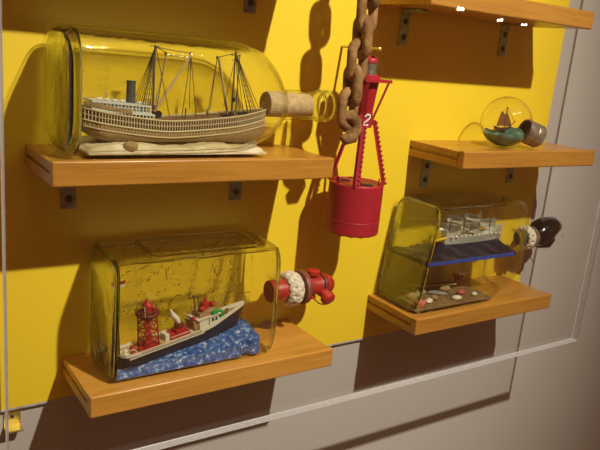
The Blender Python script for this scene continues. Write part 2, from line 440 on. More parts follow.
# embossed numerals running down the near side
def digit(b, ch, o, ux, uz, s, r):
    P = {'1': [[(0.2, .8), (.5, 1), (.5, 0)]], '7': [[(0, 1), (.9, 1), (.35, 0)]],
         '5': [[(.85, 1), (.15, 1), (.1, .55), (.55, .6), (.9, .35), (.55, 0), (.1, .08)]],
         '0': [[(.5, 1), (.1, .75), (.1, .25), (.5, 0), (.9, .25), (.9, .75), (.5, 1)]],
         '2': [[(.1, .78), (.3, .98), (.7, .98), (.85, .75), (.65, .5), (.2, .18), (.08, .02), (.92, .02)]]}[ch]
    for st in P: b.tube([V(o) + V(ux) * (x * s * .62) + V(uz) * (y * s) for x, y in st], r, 6)
b = MB()
for i, ch in enumerate('1750'):
    digit(b, ch, (-.3355, cyA - hyA - .0002 , .2195 - i * .0095), (0, 0, -1), (1, 0, 0), .0105, .0007)
b.build('embossed_numerals', 'glass_a', ba)
ck = MB(); ck.lathe((-.094, cyA, czN + .000), (1, 0, 0), [(0, .0156), (.002, .0168), (.03, .0168), (.032, .0164), (.066, .0160), (.0675, .015)], 28)
tag(ck.build('cork', 'cork'), 'pale cork pushed deep into the neck of the steamship bottle', 'cork')

# --- ship A (coordinates in world, bottle along x)
yS = -.068
sa = thing('model_steamship', 'pale ivory model steamship with white deckhouses and several masts', 'model ship', (-.215, yS, .118))
xa0, xa1 = -.337, -.096
def dz(x):   # deck rail height (sheer)
    t = (x - xa0) / (xa1 - xa0)
    return .149 + .012 * (max(0, .45 - t) / .45) ** 1.6 + .0155 * (max(0, t - .35) / .65) ** 1.7
def kz(x):
    t = (x - xa0) / (xa1 - xa0)
    return .1225 + .012 * (max(0, .12 - t) / .12) ** 1.4 + .010 * (max(0, t - .86) / .14) ** 2
def hb(x):
    t = (x - xa0) / (xa1 - xa0)
    return .024 * min(1, (1 - t) / .22 + .03) ** .6 * min(1, t / .12 + .45) ** .7
def hull(b, off, ztop, zbot, n=40):
    rings = []
    for i in range(n + 1):
        x = xa0 + (xa1 - xa0) * i / n; w_ = hb(x) + off; zt, zb = ztop(x), zbot(x)
        pr = [(w_, zt), (w_, zb + (zt - zb) * .55), (w_ * .93, zb + (zt - zb) * .3), (w_ * .7, zb + (zt - zb) * .08), (w_ * .3, zb)]
        ring = [V((x, yS - y, z)) for y, z in pr] + [V((x, yS + y, z)) for y, z in pr[::-1]]
        rings.append(ring)
    return b.rings(rings)
hull(MB(), 0, lambda x: dz(x) - .0125, kz).build('hull', 'hull_tan', sa)
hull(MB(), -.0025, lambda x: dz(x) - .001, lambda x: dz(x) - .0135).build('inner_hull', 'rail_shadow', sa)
def band(b, zf, off, r=.0009, n=48):
    for sgn in (-1, 1):
        b.tube([(xa0 + (xa1 - xa0) * i / n, yS + sgn * (hb(xa0 + (xa1 - xa0) * i / n) + off), zf(xa0 + (xa1 - xa0) * i / n)) for i in range(n + 1)], r, 6)
b = MB()
band(b, lambda x: dz(x), 0, .0012); band(b, lambda x: dz(x) - .0125, .0006, .0013); band(b, lambda x: dz(x) - .0195, .0004, .0010); band(b, lambda x: dz(x) - .0062, 0, .0006)
b.build('side_rails', 'ivory', sa)
b = MB()
for i in range(72):
    x = xa0 + (xa1 - xa0) * (i + .5) / 72
    for sgn in (-1, 1):
        y = yS + sgn * hb(x)
        b.box((x - .00055, y - .0005, dz(x) - .0125), (x + .00055, y + .0005, dz(x)))
for i in range(60):
    x = xa0 + (xa1 - xa0) * (i + .5) / 60
    for sgn in (-1, 1):
        y = yS + sgn * (hb(x) + .0003)
        b.tube([(x - .0012, y, dz(x) - .0195), (x + .0012, y, dz(x) - .0125)], .0005, 5)
b.build('balusters', 'ivory', sa)
# long boat strip on the near quarter
b = MB(); b.rings([[V((x, yS - hb(x) - .002 - o * .6, z + o)) for o, z in ((-.002, zc), (0, zc + .0028), (.001, zc), (0, zc - .0028))] for x, zc in [(-.337 + .052 * k / 8, .1665 - .008 * k / 8) for k in range(9)]])
b.build('side_boat', 'hull_tan', sa)
# deckhouses
for nm, x0, x1, z0, z1, hw in (('lower_deckhouse', -.322, -.254, .151, .1585, .017), ('upper_deckhouse', -.326, -.258, .1605, .1685, .0155)):
    sl = -.06
    def zz(x, z): return z + sl * (x - x0)
    d = thing if False else None
    b = MB()
    b.rings([[V((x0 + .004, yS - hw + .003, zz(x0, z0))), V((x0 + .004, yS + hw - .003, zz(x0, z0))), V((x0 + .004, yS + hw - .003, zz(x0, z1))), V((x0 + .004, yS - hw + .003, zz(x0, z1)))],
             [V((x1 - .003, yS - hw + .003, zz(x1, z0))), V((x1 - .003, yS + hw - .003, zz(x1, z0))), V((x1 - .003, yS + hw - .003, zz(x1, z1))), V((x1 - .003, yS - hw + .003, zz(x1, z1)))]], smooth=False)
    root = b.build(nm, 'funnel_grey' if nm[0] == 'l' else 'ship_grey', sa)
    b = MB()
    for zc in (z0, z1):
        b.rings([[V((x, yS - hw, zz(x, zc) - .0008)), V((x, yS + hw, zz(x, zc) - .0008)), V((x, yS + hw, zz(x, zc) + .0012)), V((x, yS - hw, zz(x, zc) + .0012))] for x in (x0 - .002, x1)], smooth=False)
    for k in range(16):
        x = x0 + (x1 - x0) * (k + .5) / 16
        for sgn in (-1, 1):
            b.box((x - .0006, yS + sgn * hw - .0006, zz(x, z0)), (x + .0006, yS + sgn * hw + .0006, zz(x, z1)))
    for sgn in (-1, 1):
        b.tube([(x0, yS + sgn * hw, zz(x0, (z0 + z1) / 2)), (x1, yS + sgn * hw, zz(x1, (z0 + z1) / 2))], .0005, 5)
    b.build('deck_gallery', 'ship_grey', root)
    b = MB()
    for k in range(9):
        x = x0 + .007 + (x1 - x0 - .012) * k / 8
        b.box((x - .0016, yS - hw + .0022, zz(x, z0 + .0025)), (x + .0016, yS - hw + .0032, zz(x, z1 - .002)))
    b.build('windows', 'window', root)
b = MB()
for k, x in enumerate((-.318, -.309, -.300, -.291, -.270, -.263)):
    b.ball((x, yS - .009, .1705 - .06 * (x + .326) + .001), .0032, (1.2, .6, .6), 10)
b.build('lifeboats', 'ship_grey', sa)
MB().lathe((-.278, yS, .166), (0, 0, 1), [(0, .0054), (.024, .0051), (.0243, .0056), (.0262, .0056), (.0262, .004), (.022, .004)], 20).build('funnel', 'funnel_grey', sa)
MB().lathe((-.3065, yS, .169), (0, 0, 1), [(0, .002), (.006, .001), (.009, .0012)], 10).build('ventilator', 'ivory', sa)
def mast(x, z0, z1, r=.0013, nm='mast', y=yS):
    MB().tube([(x, y, z0), (x, y, z1)], [r, r * .6], 8).build(nm, 'mast', sa)
mast(-.2505, .140, .2345, .0017); mast(-.1445, .146, .2365, .0016); mast(-.1385, .147, .232, .0011); mast(-.1795, .142, .163, .0014, 'samson_post'); mast(-.208, .14, .163, .0014, 'samson_post')
def spar(a, c, r): MB().tube([a, c], [r, r * .7], 8).build('boom', 'spar', sa)
spar((-.250, yS - .004, .158), (-.2065, yS - .006, .228), .0019)
spar((-.151, yS - .004, .152), (-.171, yS - .008, .226), .0018)
spar((-.246, yS + .008, .156), (-.232, yS + .010, .222), .0013)
b = MB()
Lr = .00042
for k in range(5):
    for sgn in (-1, 1): b.tube([(-.2505, yS, .232), (-.271 + .0035 * k, yS + sgn * .016, .160)], Lr, 4)
for k in range(9):
    z = .166 + .0065 * k; f = (.232 - z) / .072
    b.tube([(-.2505 - .0205 * f, yS - .016 * f, z), (-.2505 - .0065 * f, yS - .016 * f, z)], Lr * .8, 4)
for k in range(5):
    for sgn in (-1, 1): b.tube([(-.1445, yS, .234), (-.127 + .005 * k, yS + sgn * (.012 - .0015 * k), dz(-.125 + .005 * k))], Lr, 4)
for k in range(9):
    z = .168 + .0065 * k; f = (.234 - z) / .076
    b.tube([(-.1445 + .0165 * f, yS - .011 * f, z), (-.1445 + .034 * f, yS - .006 * f, z)], Lr * .8, 4)
for a, c in (((-.2505, .2325), (-.238, .226)), ((-.238, .226), (-.249, .162)), ((-.2065, .228), (-.2505, .232)), ((-.2065, .228), (-.207, .163)), ((-.2065, .228), (-.2165, .152)), ((-.2065, .228), (-.197, .150)),
             ((-.2505, .232), (-.232, .152)), ((-.171, .226), (-.1445, .234)), ((-.171, .226), (-.1795, .162)), ((-.171, .226), (-.153, .158)), ((-.171, .226), (-.183, .150)), ((-.1385, .232), (-.155, .222)), ((-.1445, .234), (-.1605, .168))):
    b.tube([(a[0], yS - .003, a[1]), (c[0], yS - .008, c[1])], Lr * 1.15, 4)
b.build('rigging', 'thread', sa)
for x, z, r in ((-.2475, .1555, .0045), (-.1575, .154, .0042), (-.150, .157, .0036), (-.1345, .1565, .0040), (-.1275, .158, .0036)):
    MB().lathe((x, yS - .006 - r, z), (0, 1, 0), [(0, r * .5), (0, r), (r * .3, r), (r * .35, r * .65), (r * 1.65, r * .65), (r * 1.7, r), (r * 2, r), (r * 2, r * .5)], 14).build('winch', 'black', sa)
for x, z, r in ((-.144, .176, .0026), (-.2065, .228, .0017), (-.171, .226, .0017), (-.2385, .226, .0016), (-.2505, .232, .0016)):
    MB().ball((x, yS - .003, z), r, (1, .7, 1.2), 8).build('pulley_block', 'black', sa)
MB().box((-.256, yS - .002, .2325), (-.245, yS + .002, .2335)).build('crosstree', 'mast', sa); MB().box((-.1495, yS - .002, .2295), (-.1375, yS + .002, .2305)).build('crosstree', 'mast', sa)
# sea and rock under ship A
def lumps(b, x0, x1, y0, y1, zb, zf, n=26, m=10, amp=.0015):
    pts = []
    for i in range(n + 1):
        row = []
        for j in range(m + 1):
            x = x0 + (x1 - x0) * i / n; y = y0 + (y1 - y0) * j / m
            e = min(i, n - i, 2) / 2 * min(j, m - j, 2) / 2
            row.append(V((x, y, zb + (zf(x, y) - zb) * e + (random.uniform(-amp, amp) if e > 0 else 0))))
        pts.append(row)
    top = [[v.copy() for v in r] for r in pts]
    b.grid(top)
    return b
def slab_from(b, x0, x1, y0, y1, zb, zf, n=30, m=12, amp=.0015):
    rows = []
    for i in range(n + 1):
        x = x0 + (x1 - x0) * i / n; ring = [V((x, y0, zb))]
        for j in range(m + 1):
            y = y0 + (y1 - y0) * j / m
            e = 1.0 if 0 < j < m and 0 < i < n else .35
            ring.append(V((x, y, zb + max(.0008, (zf(x, y) - zb) * e + random.uniform(-amp, amp)))))
        ring.append(V((x, y1, zb))); rows.append(ring)
    return b.rings(rows)
ss = slab_from(MB(), -.338, -.112, -.108, -.022, .1125, lambda x, y: .1225 + .0025 * math.sin(x * 60) - .03 * abs(y + .065) , 40, 14, .0009).build('modelled_sea', 'putty')
tag(ss, 'lumpy cream putty sea beneath the pale steamship', 'model sea')
rk = MB().ball((-.2895, -.103, .1208), .0082, (1.1, .8, .85), 14, .0005).build('model_rock', 'rock')
tag(rk, 'round brown rock lying against the hull of the pale steamship', 'rock')

# --- bottle B: wavy square jug
zB0 = SH['B'][2]
bx0, bx1 = -.3065, -.0675
cyB, hyB = -.0565, .050
czB = zB0 + .0802; hzB = .0800
bb = thing('glass_bottle', 'wavy square glass bottle lying on its side around the black hulled ship', 'bottle', (-.19, cyB, zB0), 'ship bottles')
st = [(bx0, cyB, czB, hyB * .86, hzB * .90, 7), (bx0 + .0005, cyB, czB, hyB * .92, hzB * .945, 8), (bx0 + .006, cyB, czB, hyB * .985, hzB * .985, 9), (bx0 + .015, cyB, czB, hyB, hzB * .995, 9),
      (bx0 + .08, cyB, czB, hyB * .985, hzB * .995, 9), (bx0 + .16, cyB, czB, hyB * .99, hzB, 9), (bx1 - .022, cyB, czB, hyB, hzB * .99, 8), (bx1 - .008, cyB, czB, hyB * .97, hzB * .965, 7), (bx1 - .001, cyB, czB, hyB * .86, hzB * .90, 5),
      (bx1 + .004, cyB, czB, hyB * .62, hzB * .62, 3), (bx1 + .010, cyB, czB - .004, .0235, .0235, 2.1), (bx1 + .017, cyB, czB - .004, .0185, .0185, 2), (bx1 + .040, cyB, czB - .004, .0178, .0178, 2), (bx1 + .046, cyB, czB - .004, .019, .019, 2), (bx1 + .051, cyB, czB - .004, .018, .018, 2)]
o_ = interp(st, 3)
MB().rings(bottle_rings(o_), cap1=False).build('bottle_glass', 'glass_b', bb)
inn = [(x + .001, cy, cz, hy - .004, hz - .004, n) for x, cy, cz, hy, hz, n in o_[8:]]
MB().rings(bottle_rings(inn), cap1=False).build('inner_surface', 'inner_b', bb)
# raised rims of the pressed panels: top panel ridge and base rim
b = MB()
def sup_loop(x, cy, cz, hy, hz, n, r, rs=8): b.loop(sq(x, cy, cz, hy, hz, n), r, rs)
sup_loop(bx0 + .006, cyB, czB, hyB * .955, hzB * .965, 8, .0032); sup_loop(bx1 - .009, cyB, czB, hyB * .95, hzB * .95, 7, .0026)
def rr(x0, x1, y0, y1, z, k=6):
    rad = .012; P = []
    for cx, cy_, a0 in ((x1 - rad, y1 - rad, 0), (x0 + rad, y1 - rad, 90), (x0 + rad, y0 + rad, 180), (x1 - rad, y0 + rad, 270)):
        for i in range(k + 1):
            a = math.radians(a0 + 90 * i / k); P.append(V((cx + rad * math.cos(a), cy_ + rad * math.sin(a), z)))
    return P
b.loop(rr(bx0 + .055, bx1 - .03, cyB - .034, cyB + .034, czB + hzB * .99), .0026, 8)
b.build('pressed_rims', 'rim_glass', bb)
for sy in (-1, 1):
    MB().tube([(bx0 + .010 + (bx1 - .022 - bx0) * k / 12, cyB + sy * hyB * .93, czB + hzB * .955 + .0007 * math.sin(k * 1.9 + sy)) for k in range(13)], [.0019 + .0005 * math.sin(k * 1.3 + sy) for k in range(13)], 10).build('top_edge_bead', 'rim_glass', bb)
MB().rings([sq(*a) for a in interp([(bx0 + .0015, cyB, czB, hyB * .86, hzB * .91, 7), (bx0 + .003, cyB, czB, hyB * .945, hzB * .965, 8), (bx0 + .0085, cyB, czB, hyB * .95, hzB * .97, 8), (bx0 + .0075, cyB, czB, hyB * .86, hzB * .92, 8)], 3)]).build('thick_base', 'rim_glass', bb)


# stopper B : fire hydrant
zs = czB - .004; ys = cyB
hs = thing('hydrant_stopper', 'red painted wooden stopper shaped like a fire hydrant, plugging the square bottle', 'stopper', (.01, ys, zs))
MB().lathe((-.058, ys, zs), (1, 0, 0), [(0, .0155), (.002, .0166), (.05, .0166), (.052, .016)], 28).build('plug', 'hydrant', hs)
MB().lathe((-.006, ys, zs), (1, 0, 0), [(0, .020), (.001, .0252), (.004, .0262), (.0065, .024), (.0085, .0255), (.011, .0225), (.0125, .0165)], 32).build('flange', 'flange', hs)
hbd = MB().lathe((.0065, ys, zs), (1, 0, 0), [(-.001, .0145), (.004, .0135), (.014, .0140), (.022, .0150), (.030, .0160), (.0315, .0178), (.034, .0178), (.0355, .0160), (.041, .0148), (.046, .0115), (.0495, .006), (.0505, .001)], 32).build('hydrant_body', 'hydrant', hs)
MB().lathe((.0185, ys, zs + .012), (0, 0, 1), [(-.002, .0062), (.006, .0062), (.0065, .0098), (.0125, .0098), (.014, .007), (.0145, .001)], 20).build('nozzle', 'hydrant', hs)
MB().lathe((.0335, ys - .010, zs - .008), (.15, -.8, -.55), [(-.002, .0085), (.008, .0085), (.009, .0112), (.016, .0112), (.019, .008), (.020, .001)], 22).build('nozzle', 'hydrant', hs)
MB().lathe((.0185, ys, zs - .012), (0, 0, -1), [(-.002, .0055), (.004, .0055), (.0045, .0075), (.0075, .0075), (.0085, .001)], 20).build('nozzle', 'hydrant', hs)
b = MB()
b.torus((.0325, ys, zs), (0, 1, 0), (0, 0, 1), .0172, .0010, 28, 6)
b.tube([(.019, ys - .004, zs - .018), (.024, ys - .014, zs - .0245), (.032, ys - .018, zs - .026), (.038, ys - .017, zs - .022)], .0009, 6)
b.build('chain_wire', 'thread', hs)
def turk(x0, x1, y, z, R, r, label, nm):
    t = thing(nm, label, 'rope ring', ((x0 + x1) / 2, y, z - R), 'rope rings around the bottle necks')
    c = (x0 + x1) / 2; h = (x1 - x0) / 2
    for ph in range(3):
        path = []
        n = 96
        for i in range(n):
            a = 2 * PI * i / n
            k = 4
            path.append(V((c + h * .62 * math.sin(k * a / 1 + ph * 2 * PI / 3), y + (R + .0018 * math.cos(2 * k * a + ph * 4 * PI / 3)) * math.cos(a), z + (R + .0018 * math.cos(2 * k * a + ph * 4 * PI / 3)) * math.sin(a))))
        MB().loop(path, r, 8).build('rope_strand', 'rope', t)
    MB().lathe((x0 + .002, y, z), (1, 0, 0), [(0, R - .0025), (0, R), (x1 - x0 - .004, R), (x1 - x0 - .004, R - .0025)], 32, False).build('rope_core', 'rope', t)
    return t
turk(-.034, -.0075, ys, zs, .0202, .0050, 'braided cream rope ring behind the red hydrant stopper', 'rope_ring')

# --- ship B diorama (local ship axes: X towards the bow)
P0 = V((-.290, -.085, -.1620)); P1 = V((-.1035, -.050, -.1445))
dx = (P1 - P0); LB = dx.length
yaw = math.atan2(dx.y, dx.x); pit = -math.asin(dx.z / LB)
sb = thing('model_supply_ship', 'black hulled model ship with red lattice tower and white bridge on a blue sea', 'model ship', P0, rot=(0, pit, yaw))
def bl(b, nm, m, parent=None): return b.build(nm, m, parent or sb, local=True)
def hw(u): return .0155 * (min(1, u / .06 + .55)) * (min(1, (1 - u) / .28 + .02)) ** .6
def shr(u): return .0160 + .011 * max(0, (u - .62) / .38) ** 1.3 + .002 * max(0, .15 - u) / .15
b = MB(); rings = []
for i in range(31):
    u = i / 30; x = u * LB + (0); w_ = hw(u); z = shr(u); rk_ = .012 * max(0, (u - .8) / .2) ** 2
    rings.append([V((x + rk_, -w_, z)), V((x + rk_ * .4, -w_ * .92, z * .45)), V((x, -w_ * .75, 0)), V((x, w_ * .75, 0)), V((x + rk_ * .4, w_ * .92, z * .45)), V((x + rk_, w_, z))])
bl(b.rings(rings, smooth=False), 'hull', 'hull_black')
b = MB(); rings = []
for i in range(31):
    u = i / 30; rk_ = .012 * max(0, (u - .8) / .2) ** 2; x = u * LB + rk_; w_ = hw(u); z = shr(u)
    rings.append([V((x, -w_ + .0006, z)), V((x, w_ - .0006, z)), V((x, w_ - .0006, z + .0008)), V((x, -w_ + .0006, z + .0008))])
bl(b.rings(rings), 'deck', 'deck')
def rail(u0, u1, h, n, nm, m, r=.0005, solid=False):
    b = MB()
    for sgn in (-1, 1):
        pts = []
        for i in range(n + 1):
            u = u0 + (u1 - u0) * i / n; rk_ = .012 * max(0, (u - .8) / .2) ** 2
            pts.append(V((u * LB + rk_, sgn * hw(u), shr(u))))
        if solid:
            b.rings([[p, p + V((0, 0, h)), p + V((0, -sgn * .0012, h)), p + V((0, -sgn * .0012, 0))] for p in pts], smooth=False)
        else:
            b.tube([p + V((0, 0, h)) for p in pts], r, 5); b.tube([p + V((0, 0, h * .5)) for p in pts], r * .7, 5)
            for p in pts: b.tube([p, p + V((0, 0, h))], r, 5)
    bl(b, nm, m)
rail(.12, .62, .0042, 34, 'railing', 'cream', .0005); rail(.62, 1.0, .0052, 14, 'bow_bulwark', 'cream', solid=True); rail(0, .13, .004, 6, 'stern_bulwark', 'cream', solid=True)
bl(MB().box((.008, -.0158, .0142), (LB * .64, -.0150, .0158)).box((.008, .0150, .0142), (LB * .64, .0158, .0158)), 'hull_stripe', 'cream')
# lattice tower
tz, tx, th, tw = .0145, LB * .235, .046, .0085
tw_ = None
def tower():
    b = MB()
    cs = [(sx * tw, sy * tw) for sx, sy in ((-1, -1), (1, -1), (1, 1), (-1, 1))]
    for x, y in cs: b.tube([(tx + x * 1.12, y * 1.12, tz), (tx + x, y, tz + th)], .0011, 6)
    for k in range(4):
        z0 = tz + th * k / 4; z1 = tz + th * (k + 1) / 4
        for i in range(4):
            p, q = cs[i], cs[(i + 1) % 4]
            b.tube([(tx + p[0], p[1], z0), (tx + q[0], q[1], z1)], .00055, 5); b.tube([(tx + q[0], q[1], z0), (tx + p[0], p[1], z1)], .00055, 5)
            b.tube([(tx + p[0], p[1], z1), (tx + q[0], q[1], z1)], .0006, 5)
    return bl(b, 'lattice_tower', 'ship_red')
tower()
bl(MB().tube([(tx, 0, tz), (tx, 0, tz + th)], .0034, 10), 'tower_core', 'ship_red')
bl(MB().box((tx - .0125, -.0125, .0135), (tx + .0125, .0125, .0185), .0005), 'tower_base', 'ship_red')
pl = bl(MB().lathe((tx, 0, tz + th), (0, 0, 1), [(-.003, .011), (.0, .0145), (.002, .015), (.0035, .0135)], 20), 'tower_platform', 'dark_red')
b = MB(); b.torus((tx, 0, tz + th + .0085), (1, 0, 0), (0, 1, 0), .0142, .0005, 20, 5)
for k in range(12):
    a = 2 * PI * k / 12; b.tube([(tx + .0142 * math.cos(a), .0142 * math.sin(a), tz + th + .002), (tx + .0142 * math.cos(a), .0142 * math.sin(a), tz + th + .0085)], .0005, 5)
bl(b, 'platform_railing', 'dark_red')
bl(MB().lathe((tx + .001, 0, tz + th + .002), (0, 0, 1), [(0, .0062), (.009, .0055), (.010, .0068), (.012, .006), (.016, .0022), (.020, .001)], 14).box((tx + .004, -.009, tz + th + .003), (tx + .009, -.003, tz + th + .0095)), 'tower_lamp', 'ship_red')
bl(MB().tube([(tx - .009, -.010, tz + th), (tx - .009, -.010, tz + th + .016)], .0006, 5).tube([(tx + .002, 0, tz + th + .02), (tx + .005, .001, tz + th + .027)], .0006, 5), 'antenna', 'cream')
# engine house + funnel
ex = LB * .46
bl(MB().box((ex - .014, -.009, .013), (ex + .016, .009, .0225), .0006).box((ex - .004, -.0062, .0225), (ex + .013, .0062, .027), .0006), 'engine_house', 'ship_red')
bl(MB().box((ex - .021, -.006, .013), (ex - .0145, .006, .0255), .0006).box((ex - .0145, -.0092, .0205), (ex + .0165, .0092, .0214)).box((ex + .019, -.007, .013), (ex + .030, .007, .019), .0005), 'white_lockers', 'cream')
bl(MB().lathe((ex + .004, 0, .027), (0, 0, 1), [(0, .0062), (.002, .0065), (.007, .0058), (.0072, .0045)], 16), 'funnel', 'dark_red')
bl(MB().tube([(ex + .004, 0, .033), (ex + .001, 0, .040), (ex - .005, .001, .048), (ex - .008, .001, .056)], [.003, .0038, .0034, .0008], 10), 'smoke_plume', 'smoke')
# bridge
gx = LB * .70
br = bl(MB().box((gx - .016, -.0115, .0145), (gx + .016, .0115, .0325), .0006).box((gx - .0205, -.0135, .0325), (gx + .0185, .0135, .034)), 'bridge', 'cream')
bl(MB().box((gx + .004, -.0119, .0245), (gx + .008, -.0110, .0295)).box((gx + .010, -.0119, .0245), (gx + .0135, -.0110, .0295)).box((gx - .001, -.0119, .0160), (gx + .0, -.0110, .0310)), 'windows', 'window', br)
bl(MB().box((gx - .014, -.010, .034), (gx + .012, .010, .041), .0006).box((gx - .024, -.010, .020), (gx - .0165, .010, .031), .0006), 'wheelhouse', 'rock', br)
bl(MB().ball((gx - .008, -.006, .0445), .0042, seg=10).ball((gx + .000, .004, .046), .0046, seg=10).box((gx - .004, -.004, .041), (gx + .006, .004, .051), .001).lathe((gx + .002, 0, .051), (0, 0, 1), [(0, .0035), (.005, .002), (.008, .0008)], 10).ball((gx - .020, -.004, .033), .004, seg=10).ball((gx + .013, .0, .0445), .0038, (1, 1.6, 1), 10), 'deck_gear', 'ship_red', br)
bl(MB().box((gx + .004, -.0135, .0345), (gx + .0145, -.0105, .0405), .0008), 'green_raft', 'green', br)
bl(MB().tube([(gx - .014, 0, .034), (gx - .017, 0, .066)], .0008, 6).tube([(gx - .024, -.002, .064), (gx - .010, .002, .061)], .0007, 6).tube([(gx - .009, 0, .041), (gx - .010, 0, .062)], .0006, 6).tube([(gx - .030, -.002, .040), (gx - .012, -.002, .026)], .0007, 6), 'bridge_mast', 'thread', br)
b = MB()
for k in range(4): b.ball((LB * (.86 + .03 * k), (-1) ** k * .003, shr(.88) + .003), .0028, (1.2, 1, .8), 8)
bl(b, 'bow_winches', 'rail_shadow')
bl(MB().box((LB * .83, -.005, shr(.84)), (LB * .86, .005, shr(.84) + .009), .0006), 'bow_locker', 'green')
b = MB()
for x, y, r in ((.008, -.006, .0045), (.013, .004, .004), (.020, -.004, .0045), (.006, .005, .0035)): b.ball((x, y, .0165), r, seg=10)
bl(b, 'stern_gear', 'cream')
bl(MB().ball((.018, -.008, .0175), .004, seg=10).ball((.024, .005, .0175), .0042, seg=10).box((.026, -.01, .0145), (.033, -.002, .021), .0006), 'stern_winch', 'ship_red')
# ensign
bl(MB().tube([(.0015, -.002, .010), (.004, -.002, .118)], .0009, 6), 'flagpole', 'dark_red')
fl = bl(MB().grid([[V((.001 + .015 * i / 6, -.002 + .0015 * math.sin(i * 1.1), .1165 - .0045 * j)) for j in range(2)] for i in range(7)], .0005), 'flag_red_band', 'ship_red')
bl(MB().grid([[V((.001 + .014 * i / 6, -.002 + .0015 * math.sin(i * 1.1), .112 - .0035 * j)) for j in range(2)] for i in range(7)], .0005), 'flag_white_band', 'white')
# sea B : wedge from the floor of the bottle up to the hull
zf0 = zB0 + .0048
def seaB(x, y):
    s_ = (x - P0.x) / (P1.x - P0.x); yl = P0.y + (P1.y - P0.y) * s_
    base = P0.z + (P1.z - P0.z) * s_ - .0005
    return max(zf0 + .001, base - .22 * max(0, abs(y - yl) - .014))
rows = []
b = MB()
n, m = 60, 26
for i in range(n + 1):
    x = -.297 + .212 * i / n; ring = []
    s_ = max(0, min(1, i / n)); yl = P0.y + (P1.y - P0.y) * s_
    ya, yb = max(-.1005, yl - .044 - .006 * math.sin(i * .7)), min(-.012, yl + .030)
    ring.append(V((x, ya, zf0)))
    for j in range(m + 1):
        y = ya + (yb - ya) * j / m; e = 1 if 0 < j < m and 0 < i < n else .3
        ring.append(V((x, y, zf0 + max(.0008, (seaB(x, y) - zf0) * e + random.uniform(-.0014, .0014) * e))))
    ring.append(V((x, yb, zf0))); rows.append(ring)
b.rings(rows)
tag(b.build('modelled_sea', 'blue_sea'), 'bright blue foamy sea under the black hulled model ship', 'model sea')
gb = thing('model_buoy', 'tiny green and white object near the base end of the wavy square bottle', 'model buoy', (-.296, -.03, zf0))
MB().lathe((-.296, -.03, zf0), (0, 0, 1), [(0, .007), (.012, .006), (.013, .004), (.024, .003)], 14).build('white_tower', 'white', gb)
MB().lathe((-.298, -.04, zf0), (0, -.6, 1), [(0, .003), (.022, .003)], 10).build('green_spar', 'green', gb)

# --- bottle C
zC0 = SH['C'][2]
cyC, hyC = -.0575, .0515
czC = zC0 + .0900; hzC = .0897
bc = thing('glass_bottle', 'square glass bottle with black knob stopper holding a sailing ship above a seabed', 'bottle', (.31, cyC, zC0), 'ship bottles')
fxc = lambda y, z: .0
def shear(x): return lambda y, z: (z - zC0) * .13 * max(0, (.44 - x) / .24)
st = [(.190, cyC, czC, hyC * .88, hzC * .92, 6), (.1895, cyC, czC, hyC * .93, hzC * .955, 7), (.194, cyC, czC, hyC * .985, hzC * .99, 8), (.202, cyC, czC, hyC, hzC, 8),
      (.26, cyC, czC, hyC, hzC, 8), (.33, cyC, czC, hyC, hzC * .998, 8), (.368, cyC, czC + .0005, hyC, hzC * .995, 8), (.392, cyC, czC + .004, hyC, hzC * .955, 7), (.418, cyC, czC + .0105, hyC * .985, hzC * .88, 7), (.438, cyC, czC + .0145, hyC * .95, hzC * .79, 6), (.449, cyC, czC + .014, hyC * .84, hzC * .66, 5), (.456, cyC, czC + .010, hyC * .60, hzC * .42, 3.2),
      (.464, cyC, czC + .004, .0235, .0235, 2.2), (.474, cyC, czC + .004, .0178, .0178, 2), (.498, cyC, czC + .004, .017, .017, 2), (.503, cyC, czC + .004, .018, .018, 2)]
o_ = interp(st, 3)
MB().rings([sq(*a, fx=shear(a[0])) for a in o_], cap1=False).build('bottle_glass', 'glass_c', bc)
MB().rings([sq(x, cy, cz, hy - .0038, hz - .0038, n, fx=shear(x)) for x, cy, cz, hy, hz, n in o_[9:]], cap1=False).build('inner_surface', 'inner_c', bc)
b = MB(); b.rings([sq(*a, fx=shear(.19)) for a in [(.1915, cyC, czC, hyC * .88, hzC * .92, 6), (.193, cyC, czC, hyC * .955, hzC * .965, 7), (.1995, cyC, czC, hyC * .955, hzC * .965, 7), (.1985, cyC, czC, hyC * .88, hzC * .92, 7)]])
bc_base = b.build('thick_base', 'rim_glass', bc)
b = MB()
for sy in (-1, 1):
    for sz in (-1, 1):
        MB().tube([V((x + shear(x)(0, czC + sz * hzC * .95), cyC + sy * hyC * .92, czC + sz * hzC * .95)) for x in [.207 + .016 * k for k in range(11)]], .0016, 8).build('edge_bead', 'rim_glass', bc)
bc_base['label'] = 'thick glass base tinted for the yellow board refracted in it'  # same clear glass as the rims
# stopper C
zk = czC + .004; ks = thing('knob_stopper', 'glossy black knotted knob stopper in the neck of the square bottle', 'stopper', (.54, cyC, zk))
MB().lathe((.488, cyC, zk), (1, 0, 0), [(0, .0145), (.002, .0155), (.029, .0155)], 24).build('plug', 'black', ks)
MB().lathe((.5165, cyC, zk), (1, 0, 0), [(-.002, .017), (.0, .0205), (.004, .021), (.008, .019), (.012, .015)], 28).build('collar', 'bulb_metal', ks)
kb = MB().tube([(.522, cyC, zk + .000), (.533, cyC - .001, zk + .002), (.546, cyC, zk + .006), (.562, cyC, zk + .0135), (.578, cyC, zk + .017), (.592, cyC, zk + .014), (.600, cyC, zk + .008)], [.012, .021, .0255, .0240, .0195, .014, .004], 24)
kb.build('knob_head', 'gloss_black', ks)
MB().tube([(.545, cyC - .002, zk - .016), (.562, cyC - .004, zk - .012), (.574, cyC - .004, zk - .004), (.580, cyC - .004, zk + .004)], [.008, .0140, .0120, .005], 18).build('knob_wrap', 'gloss_black', ks)
